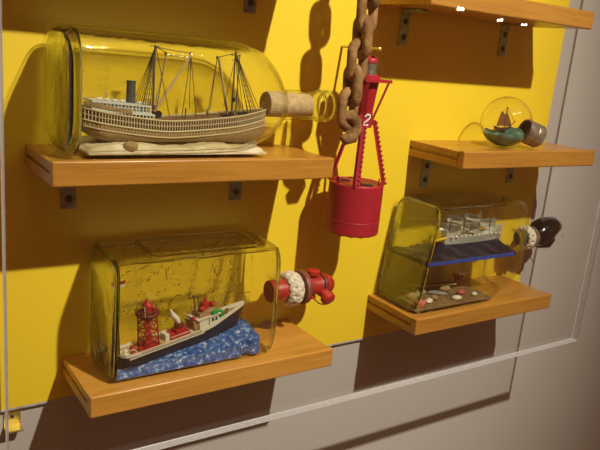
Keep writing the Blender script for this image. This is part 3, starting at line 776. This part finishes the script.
MB().tube([(.594, cyC - .004, zk + .008), (.604, cyC - .006, zk + .002), (.612, cyC - .006, zk - .004)], .0009, 6).build('loose_thread', 'rope', ks)
turk(.494, .514, cyC, zk, .0185, .0034, 'cream rope ring beside the black knob stopper', 'rope_ring')

# --- contents of bottle C
zsea = -.068
b = MB(); rows = []
n, m = 46, 18
for i in range(n + 1):
    x = .2065 + (.425 - .2065) * i / n; ring = [V((x, -.1035, zsea - .0055))]
    for j in range(m + 1):
        y = -.1035 + .091 * j / m
        ring.append(V((x, y, zsea + .0016 * math.sin(x * 150 + y * 60) + .013 * math.exp(-((y + .052) / .024) ** 2) * min(1, max(0, (x - .25) / .03)) + random.uniform(-.0009, .0009))))
    ring.append(V((x, -.0125, zsea - .0055))); rows.append(ring)
sc_ = thing('modelled_sea', 'navy sea layer darkened for shade, across the middle of the square bottle', 'model sea', (.315, -.058, zsea - .0055))
b.rings(rows); b.build('sea_surface', 'navy', sc_)
MB().box((.2065, -.1052, zsea - .0058), (.418, -.1036, zsea + .0008), .0006).build('sea_front_edge', 'blue_edge', sc_)
zsea += .008
sc = thing('model_sailing_ship', 'white hulled model sailing ship with silvery sails on the shaded navy sea', 'model ship', (.36, -.055, zsea))
b = MB(); rings = []
for i in range(21):
    u = i / 20; x = .287 + .150 * u; w_ = .0125 * math.sin(PI * min(1, u * .9 + .12)) ** .6; zt = zsea + .0165 + .013 * (abs(u - .45) / .5) ** 2
    rings.append([V((x, -.055 - w_, zt)), V((x, -.055 - w_ * .7, zsea + .004)), V((x, -.055, zsea + .0005)), V((x, -.055 + w_ * .7, zsea + .004)), V((x, -.055 + w_, zt))])
b.rings(rings); b.build('hull', 'silver', sc)
b = MB()
for i in range(12):
    x = .298 + .011 * i; b.ball((x, -.0655, zsea + .0175), .0021, seg=8)
b.build('bulwark_blocks', 'stone_white', sc)
for k, x in enumerate((.300, .335, .372, .402)):
    MB().tube([(x, -.055, zsea + .014), (x, -.055, zsea + (.052, .058, .058, .048)[k])], .0009, 6).build('mast', 'mast', sc)
def sail(cx, cz, w_, h, bulge=.008, ry=0):
    g = []
    for i in range(9):
        row = []
        for j in range(9):
            s_, t = i / 8 - .5, j / 8 - .5
            row.append(V((cx + bulge * (1 - 4 * t * t) * (1 - 2 * s_ * s_), -.055 + s_ * w_, cz + t * h)))
        g.append(row)
    rot = Matrix.Translation((cx, -.055, cz)) @ Matrix.Rotation(math.radians(ry), 4, 'Z') @ Matrix.Translation((-cx, .055, -cz))
    g = [[rot @ v for v in r] for r in g]
    MB().grid(g, .0006).build('sail', 'silver', sc)
for k, x in enumerate((.306, .352)):
    sail(x - .004, zsea + .030, .036, .018, .012, 42 - 10 * k); sail(x + .002, zsea + .047, .026, .012, .009, 30 + 12 * k)
sail(.378, zsea + .036, .030, .014, .010, 60)
sail(.402, zsea + .033, .02, .02, .003, 60)
b = MB()
for x, h in ((.300, .052), (.335, .058), (.372, .058)):
    for f in (-1, 1):
        b.tube([(x, -.055, zsea + h), (x + .016 * f, -.055, zsea + .017)], .0004, 4)
    b.tube([(x + .012, -.072, zsea + .038), (x - .010, -.038, zsea + .038)], .0006, 5)
b.tube([(.402, -.055, zsea + .048), (.445, -.055, zsea + .026)], .0004, 4)
b.build('rigging', 'silver', sc)
MB().tube([(.288, -.06, zsea + .016), (.245, -.075, zsea + .0185)], [.0022, .0016], 8).build('bowsprit', 'yellow_spar', sc)
bb2 = MB()
zsea -= .008
sbed = slab_from(MB(), .197, .380, -.104, -.012, zC0 + .0045, lambda x, y: zC0 + .0085 + .0015 * math.sin(x * 70) * math.cos(y * 90), 36, 16, .0009).build('seabed', 'seabed')
tag(sbed, 'brown sandy seabed covering the floor of the square bottle', 'model seabed')
def peb(x, y, r, m, sc3, label, nm='pebble', cat='pebble', g='stones and shells on the model seabed', rz=0):
    o = MB().ball((x, y, zC0 + .009 + r * sc3[2] * .7), r, sc3, 12, r * .06, Matrix.Rotation(rz, 4, 'Z')).build(nm, m); tag(o, label, cat, g)
peb(.243, -.086, .0085, 'stone_white', (1.2, .7, .5), 'white shell lying near the pink coral on the seabed', 'seashell', 'shell', rz=.4)
peb(.302, -.092, .0075, 'stone_white', (1.3, .8, .6), 'white shell near the front of the seabed, beyond the others', 'seashell', 'shell', rz=-.3)
peb(.350, -.088, .006, 'stone_white', (1, .8, .6), 'small white shell at the neck end of the seabed', 'seashell', 'shell')
peb(.255, -.05, .011, 'stone_grey', (1.8, .7, .4), 'long flat grey stone behind the first white shell', rz=.3)
peb(.286, -.062, .010, 'stone_grey', (1.7, .7, .4), 'grey stone lying across the middle of the seabed', rz=-.6)
peb(.262, -.078, .007, 'rock', (1, .9, .7), 'brown round stone between shell and grey stone')
peb(.225, -.062, .0085, 'rock', (1, .9, .8), 'brown stone behind the pink coral')
peb(.315, -.05, .009, 'rock', (1.4, .8, .6), 'brown stone under the thin tan stick')
peb(.33, -.075, .007, 'coral_red', (1.2, .9, .7), 'reddish stone beside the brown stones at the neck end')
peb(.232, -.04, .007, 'stone_grey', (1.1, .9, .6), 'small grey stone at the back near the bottle base')
tag(MB().tube([(.245, -.035, zC0 + .019), (.29, -.045, zC0 + .0195), (.34, -.052, zC0 + .019)], .0022, 8).build('driftwood', 'spar'), 'thin tan stick lying across the seabed stones', 'driftwood')
b = MB()
for k in range(7):
    a = k * .9; b.tube([(.213, -.094, zC0 + .009), (.213 + .008 * math.cos(a), -.094 + .005 * math.sin(a), zC0 + .016), (.213 + .012 * math.cos(a), -.094 + .006 * math.sin(a), zC0 + .019 + .002 * math.sin(k * 2))], [.003, .003, .001], 7)
tag(b.build('pink_coral', 'pink'), 'small pink coral in the front corner of the seabed', 'coral')
b = MB()
for k in range(7):
    a = k * .9; b.tube([(.362, -.035, zC0 + .009), (.362 + .006 * math.cos(a), -.035 + .005 * math.sin(a), zC0 + .022), (.362 + .012 * math.cos(a), -.035 + .008 * math.sin(a), zC0 + .030)], [.003, .0022, .001], 7)
tag(b.build('red_coral', 'coral_red'), 'branching red coral at the neck end of the seabed', 'coral')
dv = thing('hanging_anchor', 'small silvery and brass anchor hanging beneath the shaded navy sea layer', 'anchor', (.347, -.06, -.118))
MB().tube([(.347, -.06, zsea - .0055), (.3465, -.06, -.095)], .0009, 6).build('anchor_line', 'brass', dv)
MB().torus((.349, -.06, -.103), (1, 0, 0), (0, .3, 1), .0078, .0012, 18, 6).tube([(.342, -.06, -.094), (.352, -.06, -.112)], .0014, 6).build('anchor_ring', 'brass', dv)
MB().tube([(.330, -.062, -.108), (.337, -.06, -.112), (.346, -.06, -.1135), (.358, -.06, -.110)], [.0008, .0042, .0040, .0008], 10).build('anchor_fluke', 'silver', dv)

# --- bulb D
zD0 = SH['D'][2]
R = .0425; ax = V((.90, -.30, -.30)).normalized()
cD = V((.376, -.074, zD0 + R + .0005))
bd = thing('light_bulb', 'clear glass light bulb lying on its side with a tiny boat inside', 'light bulb', (cD.x, cD.y, zD0))
prof = []
for k in range(25):
    t = PI * k / 24 * .80
    prof.append((-R * math.cos(t), R * math.sin(t)))
prof += [(R * .95, .0185), (R * 1.02, .0175)]
base_drop = None
MB().lathe(cD, ax, prof, 48, False).build('glass_globe', 'glass_bulb', bd)
bs = cD + ax * (R * 1.0)
MB().lathe(bs, ax, [(-.004, .0180), (-.004, .0200), (.000, .0203), (.012, .0203), (.0135, .0196), (.015, .0203), (.0265, .0203), (.029, .019)], 36, False).build('metal_base', 'bulb_metal', bd)
MB().lathe(bs, ax, [(.0, .0185), (.006, .0178), (.022, .017), (.027, .001)], 30, False).build('base_inside', 'bulb_dark', bd)
def bulbz(x, y): 
    d = R * .985; q = (x - cD.x) ** 2 + (y - cD.y) ** 2
    return cD.z - math.sqrt(max(0, d * d - q))
b = MB(); n = 22
ring_list = []
for i in range(9):
    rr_ = .0335 * i / 8
    ring_list.append([V((cD.x - .002 + rr_ * math.cos(a), cD.y + rr_ * math.sin(a), cD.z - .0165 + .0025 * math.sin(a * 3 + i) + random.uniform(-.0018, .0018) + .004 * math.cos(a))) for a in [2 * PI * k / n for k in range(n)]][::1])
low = []
for i in range(8, -1, -1):
    rr_ = .0335 * i / 8
    low.append([V((cD.x - .002 + rr_ * math.cos(a), cD.y + rr_ * math.sin(a), min(cD.z - .019, bulbz(cD.x - .002 + rr_ * math.cos(a), cD.y + rr_ * math.sin(a)) + .001))) for a in [2 * PI * k / n for k in range(n)]])
for r0 in (ring_list[0], low[-1]):
    for q in r0: q.x += random.uniform(-1e-4, 1e-4)
b.rings(ring_list + low, True, True)
tag(b.build('modelled_sea', 'green_sea'), 'green putty sea filling the bottom of the light bulb', 'model sea')
sd = thing('model_sailboat', 'tiny brown model sailboat on the green sea inside the light bulb', 'model boat', (cD.x - .004, cD.y, cD.z - .014))
b = MB(); rings = []
for i in range(13):
    u = i / 12; x = cD.x - .026 + .040 * u; w_ = .006 * math.sin(PI * min(1, u * .85 + .15)) ** .7; zt = cD.z - .010 + .003 * (2 * u - 1) ** 2
    rings.append([V((x, cD.y - w_, zt)), V((x, cD.y, zt - .008)), V((x, cD.y + w_, zt))])
b.rings(rings); b.build('hull', 'brown_hull', sd)
mx_ = cD.x - .003
MB().tube([(mx_, cD.y, cD.z - .012), (mx_ + .0005, cD.y, cD.z + .026)], .0010, 6).build('mast', 'brown_hull', sd)
MB().tube([(mx_ - .020, cD.y - .001, cD.z - .006), (mx_ + .001, cD.y, cD.z - .006)], .0007, 6).tube([(mx_ - .013, cD.y - .002, cD.z + .017), (mx_ + .001, cD.y, cD.z + .010)], .0007, 6).tube([(mx_ - .013, cD.y - .002, cD.z + .017), (mx_ - .020, cD.y - .001, cD.z - .006)], .0005, 5).build('gaff_and_boom', 'brown_hull', sd)
MB().grid([[V((mx_ - .020 + .020 * i / 6 + .007 * (j / 6) * (1 - i / 6), cD.y - .002 * math.sin(PI * i / 6), cD.z - .006 + (.023 - .007 * i / 6) * j / 6)) for j in range(7)] for i in range(7)], .0004).build('mainsail', 'brown_sail', sd)
MB().grid([[V((mx_ + .001 + .017 * (i / 6) * (1 - j / 6), cD.y - .002 * math.sin(PI * i / 6), cD.z - .007 + .026 * (j / 6))) for j in range(6)] for i in range(7)], .0004).build('jib', 'brown_sail', sd)
MB().tube([(mx_ + .0005, cD.y, cD.z + .025), (mx_ + .024, cD.y, cD.z + .001)], .0004, 5).tube([(mx_ + .0005, cD.y, cD.z + .020), (mx_ + .018, cD.y, cD.z - .006)], .0004, 5).tube([(mx_ + .0005, cD.y, cD.z + .025), (mx_ - .013, cD.y - .002, cD.z + .017)], .0004, 5).tube([(mx_ + .012, cD.y, cD.z - .008), (mx_ + .026, cD.y, cD.z + .001)], .0008, 6).build('rigging', 'brown_hull', sd)

# ------------------------------------------------------------------ pin, chain, buoy
pn = MB().tube([(.0705, -.0003, .2545), (.0705, -.0895, .2545)], .0021, 12)
pn.lathe((.0705, -.0895, .2545), (0, -1, 0), [(-.0035, .0021), (-.0035, .0031), (0, .0031), (.0006, .0024)], 14)
tag(pn.build('wall_pin', 'brass', origin=(.0705, 0, .2545)), 'brass pin sticking out of the yellow board and holding the buoy wire', 'pin')

cy_ = -.101
ch = thing('iron_chain', 'heavy rusty iron chain hanging beside the red buoy', 'chain', (.03, cy_, .14))
def link(cx, cy, cz, ang, L=.0605, W=.0360, r=.0069, tilt=0, squash=1.0):
    h = (L - W) / 2; q = (W - 2 * r) / 2
    path = []
    n = 10
    for i in range(n + 1):
        a = PI * i / n; path.append((q * math.cos(a), h + q * math.sin(a)))
    for k in range(1, 4): path.append((-q, h - 2 * h * k / 4))
    for i in range(n + 1):
        a = PI + PI * i / n; path.append((q * math.cos(a), -h + q * math.sin(a)))
    for k in range(1, 4): path.append((q, -h + 2 * h * k / 4))
    u = V((math.cos(ang), math.sin(ang), 0)); w_ = (V((0, 0, 1)) + u * tilt).normalized()
    MB().loop([V((cx, cy, cz)) + u * a + w_ * c for a, c in path], r, 12).build('chain_link', 'rust', ch)
za = .172; k = 0
base = math.radians(8)
while za < .47:
    x = .0155 + (za - .17) * .115
    link(x, cy_, za, base + (math.radians(82) if k % 2 else 0), tilt=.1 if k % 2 else -.06)
    za += .0322; k += 1
# worn end piece
MB().tube([(.010, cy_ + .006, .168 - .012), (.010, cy_ - .002, .162), (.0165, cy_ - .006, .1645), (.027, cy_ - .004, .157), (.030, cy_ - .002, .146), (.024, cy_ - .004, .134), (.014, cy_ - .003, .131), (.009, cy_, .1345)], [.0055, .0075, .0085, .0095, .0100, .0095, .0080, .004], 12).tube([(.020, cy_, .150), (.019, cy_, .140)], [.006, .0065], 10).build('broken_link', 'rust', ch)
hk = MB().tube([(.0565, -.0005, .505), (.0565, -.108, .505), (.0565, -.112, .512)], .005, 10)
tag(hk.build('chain_hook', 'rust', origin=(.0565, 0, .505)), 'iron hook high on the board from which the rusty chain hangs', 'hook')

bxc, byc = .0708, -.070
by = thing('navigation_buoy', 'red metal model channel buoy with a white figure on its waist, hanging from a pin', 'buoy', (bxc, byc, -.0125))
zc0, zc1, rc = -.0125, .061, .0405
b = MB(); b.lathe((bxc, byc, zc0), (0, 0, 1), [(0, rc * .97), (.0015, rc), (.003, rc), (.0188, rc), (.0195, rc), (.0203, rc * 1.012), (.0211, rc), (.0218, rc), (.071, rc), (.0725, rc), (.0740, rc * 1.005), (.0752, rc * .985), (.0740, rc * .96), (.0735, .01)], 56)
b.build('float_drum', 'red', by)
b = MB()
for k in range(14):
    a = k * .45; b.ball((bxc + rc * .8 * math.cos(a), byc + rc * .8 * math.sin(a), zc0 - .001), .0028, (1.4, 1.4, .6), 8)
b.ball((bxc + .004, byc - .008, zc0 - .004), .004, (1, 1, 1.2), 10)
b.build('bottom_bolts', 'dark_red', by)
ir = math.radians(-33)   # direction of image right along the ground
uR = V((math.cos(ir), math.sin(ir), 0)); uF = V((math.sin(ir), -math.cos(ir), 0))  # towards the viewer
def pol(r, deg, z):
    a = math.radians(deg); return V((bxc, byc, z)) + (uR * math.cos(a) + uF * math.sin(a)) * r
zw = .155
angs = (2, 98, 182, 278)
for a in angs:
    lo, hi = pol(.0385, a, zc1 + .0005), pol(.0135, a, zw)
    b = MB(); d = (hi - lo).normalized(); rad = (pol(1, a, 0) - pol(0, a, 0)).normalized(); tan = rad.cross(V((0, 0, 1))).normalized(); nr = d.cross(tan).normalized()
    wd, tk = .0044, .0011
    for (p, q) in ((tan, nr), (nr, tan)):
        b.rings([[c + p * (-wd if p is tan else 0) - q * tk, c + p * wd - q * tk, c + p * wd + q * tk, c + p * (-wd if p is tan else 0) + q * tk] for c in (lo, hi)], smooth=False)
    if a in (2, 98):
        n = 14
        for k in range(n):
            c = lo.lerp(hi, (k + .5) / n); b.ball(c + tan * (-.0044 if a == 98 else .0) + rad * (.0044 if a == 2 else 0), .0026, (1, 1, .95), 8)
    b.build('leg', 'red', by)
# waist, centre cone
MB().lathe((bxc, byc, zw - .008), (0, 0, 1), [(0, .0125), (.001, .0135), (.012, .0130), (.013, .012)], 8).build('waist_collar', 'red', by)
MB().lathe((bxc, byc, zw), (0, 0, 1), [(0, .0095), (.002, .0105), (.054, .0158), (.0555, .016)], 28).build('centre_cone', 'red', by)
MB().tube([pol(.0, 0, zc1 + .002), pol(.0, 0, zw)], .0022, 8).build('centre_rod', 'rust', by)
for a in (12, 100, 192, 280):
    lo, hi = pol(.0115, a, zw - .002), pol(.0300, a, .2105)
    b = MB(); rad = (pol(1, a, 0) - pol(0, a, 0)).normalized(); tan = rad.cross(V((0, 0, 1)))
    b.rings([[c - tan * .0040 - rad * .0015, c + tan * .0040 - rad * .0015, c + tan * .0040 + rad * .0015, c - tan * .0040 + rad * .0015] for c in (lo, hi)], smooth=False)
    b.build('upper_strut', 'red', by)
b = MB()
P = [pol(.0345, a, 0) for a in (12, 100, 192, 280)]
b.rings([[V((p.x, p.y, z)) for p in P] for z in (.2095, .2135)], smooth=False); b.build('top_plate', 'red', by)
MB().lathe((bxc, byc, .2135), (0, 0, 1), [(0, .0165), (.0035, .0165), (.005, .0150), (.0055, .012)], 28).build('lamp_seat', 'red', by)
MB().lathe((bxc, byc, .2185), (0, 0, 1), [(0, .0108), (.004, .0108), (.0045, .0100), (.0175, .0100)], 28).build('lamp_cylinder', 'steel', by)
MB().lathe((bxc, byc, .2355), (0, 0, 1), [(0, .0098), (.0, .0112), (.003, .0115), (.006, .0100), (.009, .0065), (.0105, .001)], 28).build('lamp_cap', 'red', by)
b = MB()
for a, hh in ((0, .2525), (180, .2525)):
    b.tube([pol(.009, a, .2365), pol(.007, a, .247), V((bxc, byc - .003, .2568))], .0005, 5)
b.build('hanging_wire', 'thread', by)
b = MB()
for a in (12, 192): b.tube([pol(.009, a, .240), pol(.018, a, .226), pol(.033, a, .2135)], .00045, 5)
b.build('side_wires', 'thread', by)
for a in (150, 10, 330, 200):
    c = pol(.034, a, zc1 + .0055); d = (pol(1, a, 0) - pol(0, a, 0)).normalized()
    if a in (150, 10):
        MB().torus(c - d * .001, d.cross(V((0, 0, 1))), (0, 0, 1), .0042, .0013, 18, 6).build('lifting_eye', 'red', by)
for a in (52, 205):
    c = pol(.021, a, zc1 + .0012); m_ = Matrix.Translation(c) @ Matrix.Rotation(math.radians(a - 90 + 33 if False else -35), 4, 'Z')
    MB().box((-.0095, -.0035, -.0012), (.0095, .0035, .0022), .001, mtx=m_).build('hatch', 'screw', by)
# the figure 2 on a small plate on the waist
cp = pol(.0150, 84, zw + .001)
nrm = (pol(1, 84, 0) - pol(0, 84, 0)).normalized(); ux = V((0, 0, 1)).cross(nrm).normalized()
b = MB(); b.rings([[cp + ux * sx * .0090 + V((0, 0, sz * .0110)) + nrm * e for sx, sz in ((-1, -1), (1, -1), (1, 1), (-1, 1))] for e in (-.004, 0)], smooth=False)
npl = b.build('number_plate', 'red', by)
b = MB(); digit(b, '2', cp + nrm * .0004 - ux * .0050 + V((0, 0, -.0078)), (ux + V((0, 0, 0))), (V((0, 0, 1)) + ux * .18), .0155, .0015)
b.build('painted_figure', 'white', npl)['label'] = 'white figure two'

# ------------------------------------------------------------------ lights
def look(o, tgt): o.rotation_euler = (V(tgt) - o.location).to_track_quat('-Z', 'Y').to_euler()
sp = bpy.data.lights.new('gallery_spot', 'SPOT'); sp.energy = 240; sp.color = (1, .93, .78); sp.shadow_soft_size = .022; sp.spot_size = math.radians(59); sp.spot_blend = 1.0
so = bpy.data.objects.new('gallery_spot', sp); so.location = (.18, -1.41, 1.45); col.objects.link(so); look(so, (.03, 0, -.02))
ar = bpy.data.lights.new('room_light', 'AREA'); ar.energy = 2.3; ar.color = (1, .5, .26); ar.shape = 'RECTANGLE'; ar.size = .5; ar.size_y = .5
ao = bpy.data.objects.new('room_light', ar); ao.location = (-.55, -1.9, 1.9); col.objects.link(ao); look(ao, (.05, 0, 0))
for i, (x, z) in enumerate(((3.08, .607), (3.50, .574), (3.77, .564))):
    pt = bpy.data.lights.new('far_lamp', 'POINT'); pt.energy = (3, 1.8, 1.8)[i]; pt.shadow_soft_size = (.012, .009, .009)[i]; pt.color = (1, .9, .75)
    po = bpy.data.objects.new('far_lamp', pt); po.location = (x, -3.0, z); col.objects.link(po)

for x, y, z in ((.62, -1.45, 1.5), (1.05, -1.6, 1.7), (-.15, -1.5, 1.7)):  # unseen lamps added to give glints on the bottle glass
    pt = bpy.data.lights.new('glint_lamp', 'POINT'); pt.energy = 1.3; pt.shadow_soft_size = .024; pt.color = (1, .9, .75)
    po = bpy.data.objects.new('glint_lamp', pt); po.location = (x, y, z); col.objects.link(po)

wd = bpy.data.worlds.new('room'); bpy.context.scene.world = wd; wd.use_nodes = True
bg = wd.node_tree.nodes['Background']; bg.inputs[0].default_value = (1, .38, .15, 1); bg.inputs[1].default_value = .12

# ------------------------------------------------------------------ camera
cam = bpy.data.cameras.new('camera'); cam.sensor_width = 36; cam.lens = 685.5264 * 36 / PXS; cam.clip_start = .01
co = bpy.data.objects.new('camera', cam); col.objects.link(co)
yaw_, pit_, rol_ = -.6081, -.2520, -.0944
def Rz(a): return Matrix(((math.cos(a), -math.sin(a), 0), (math.sin(a), math.cos(a), 0), (0, 0, 1)))
def Rx(a): return Matrix(((1, 0, 0), (0, math.cos(a), -math.sin(a)), (0, math.sin(a), math.cos(a))))
def Ry(a): return Matrix(((math.cos(a), 0, math.sin(a)), (0, 1, 0), (-math.sin(a), 0, math.cos(a))))
Rm = Rz(yaw_) @ Rx(pit_) @ Ry(rol_)
right, fwd, up = Rm.col[0], Rm.col[1], Rm.col[2]
mm = Matrix(((right.x, up.x, -fwd.x, -.5652), (right.y, up.y, -fwd.y, -.8480), (right.z, up.z, -fwd.z, .2467), (0, 0, 0, 1)))
co.matrix_world = mm
sc0 = bpy.context.scene; sc0.camera = co
sc0.view_settings.view_transform = 'Standard'; sc0.view_settings.look = 'None'; sc0.view_settings.gamma = 1; sc0.view_settings.exposure = 0
sc0.cycles.transparent_max_bounces = 32
sc0.cycles.max_bounces = 10
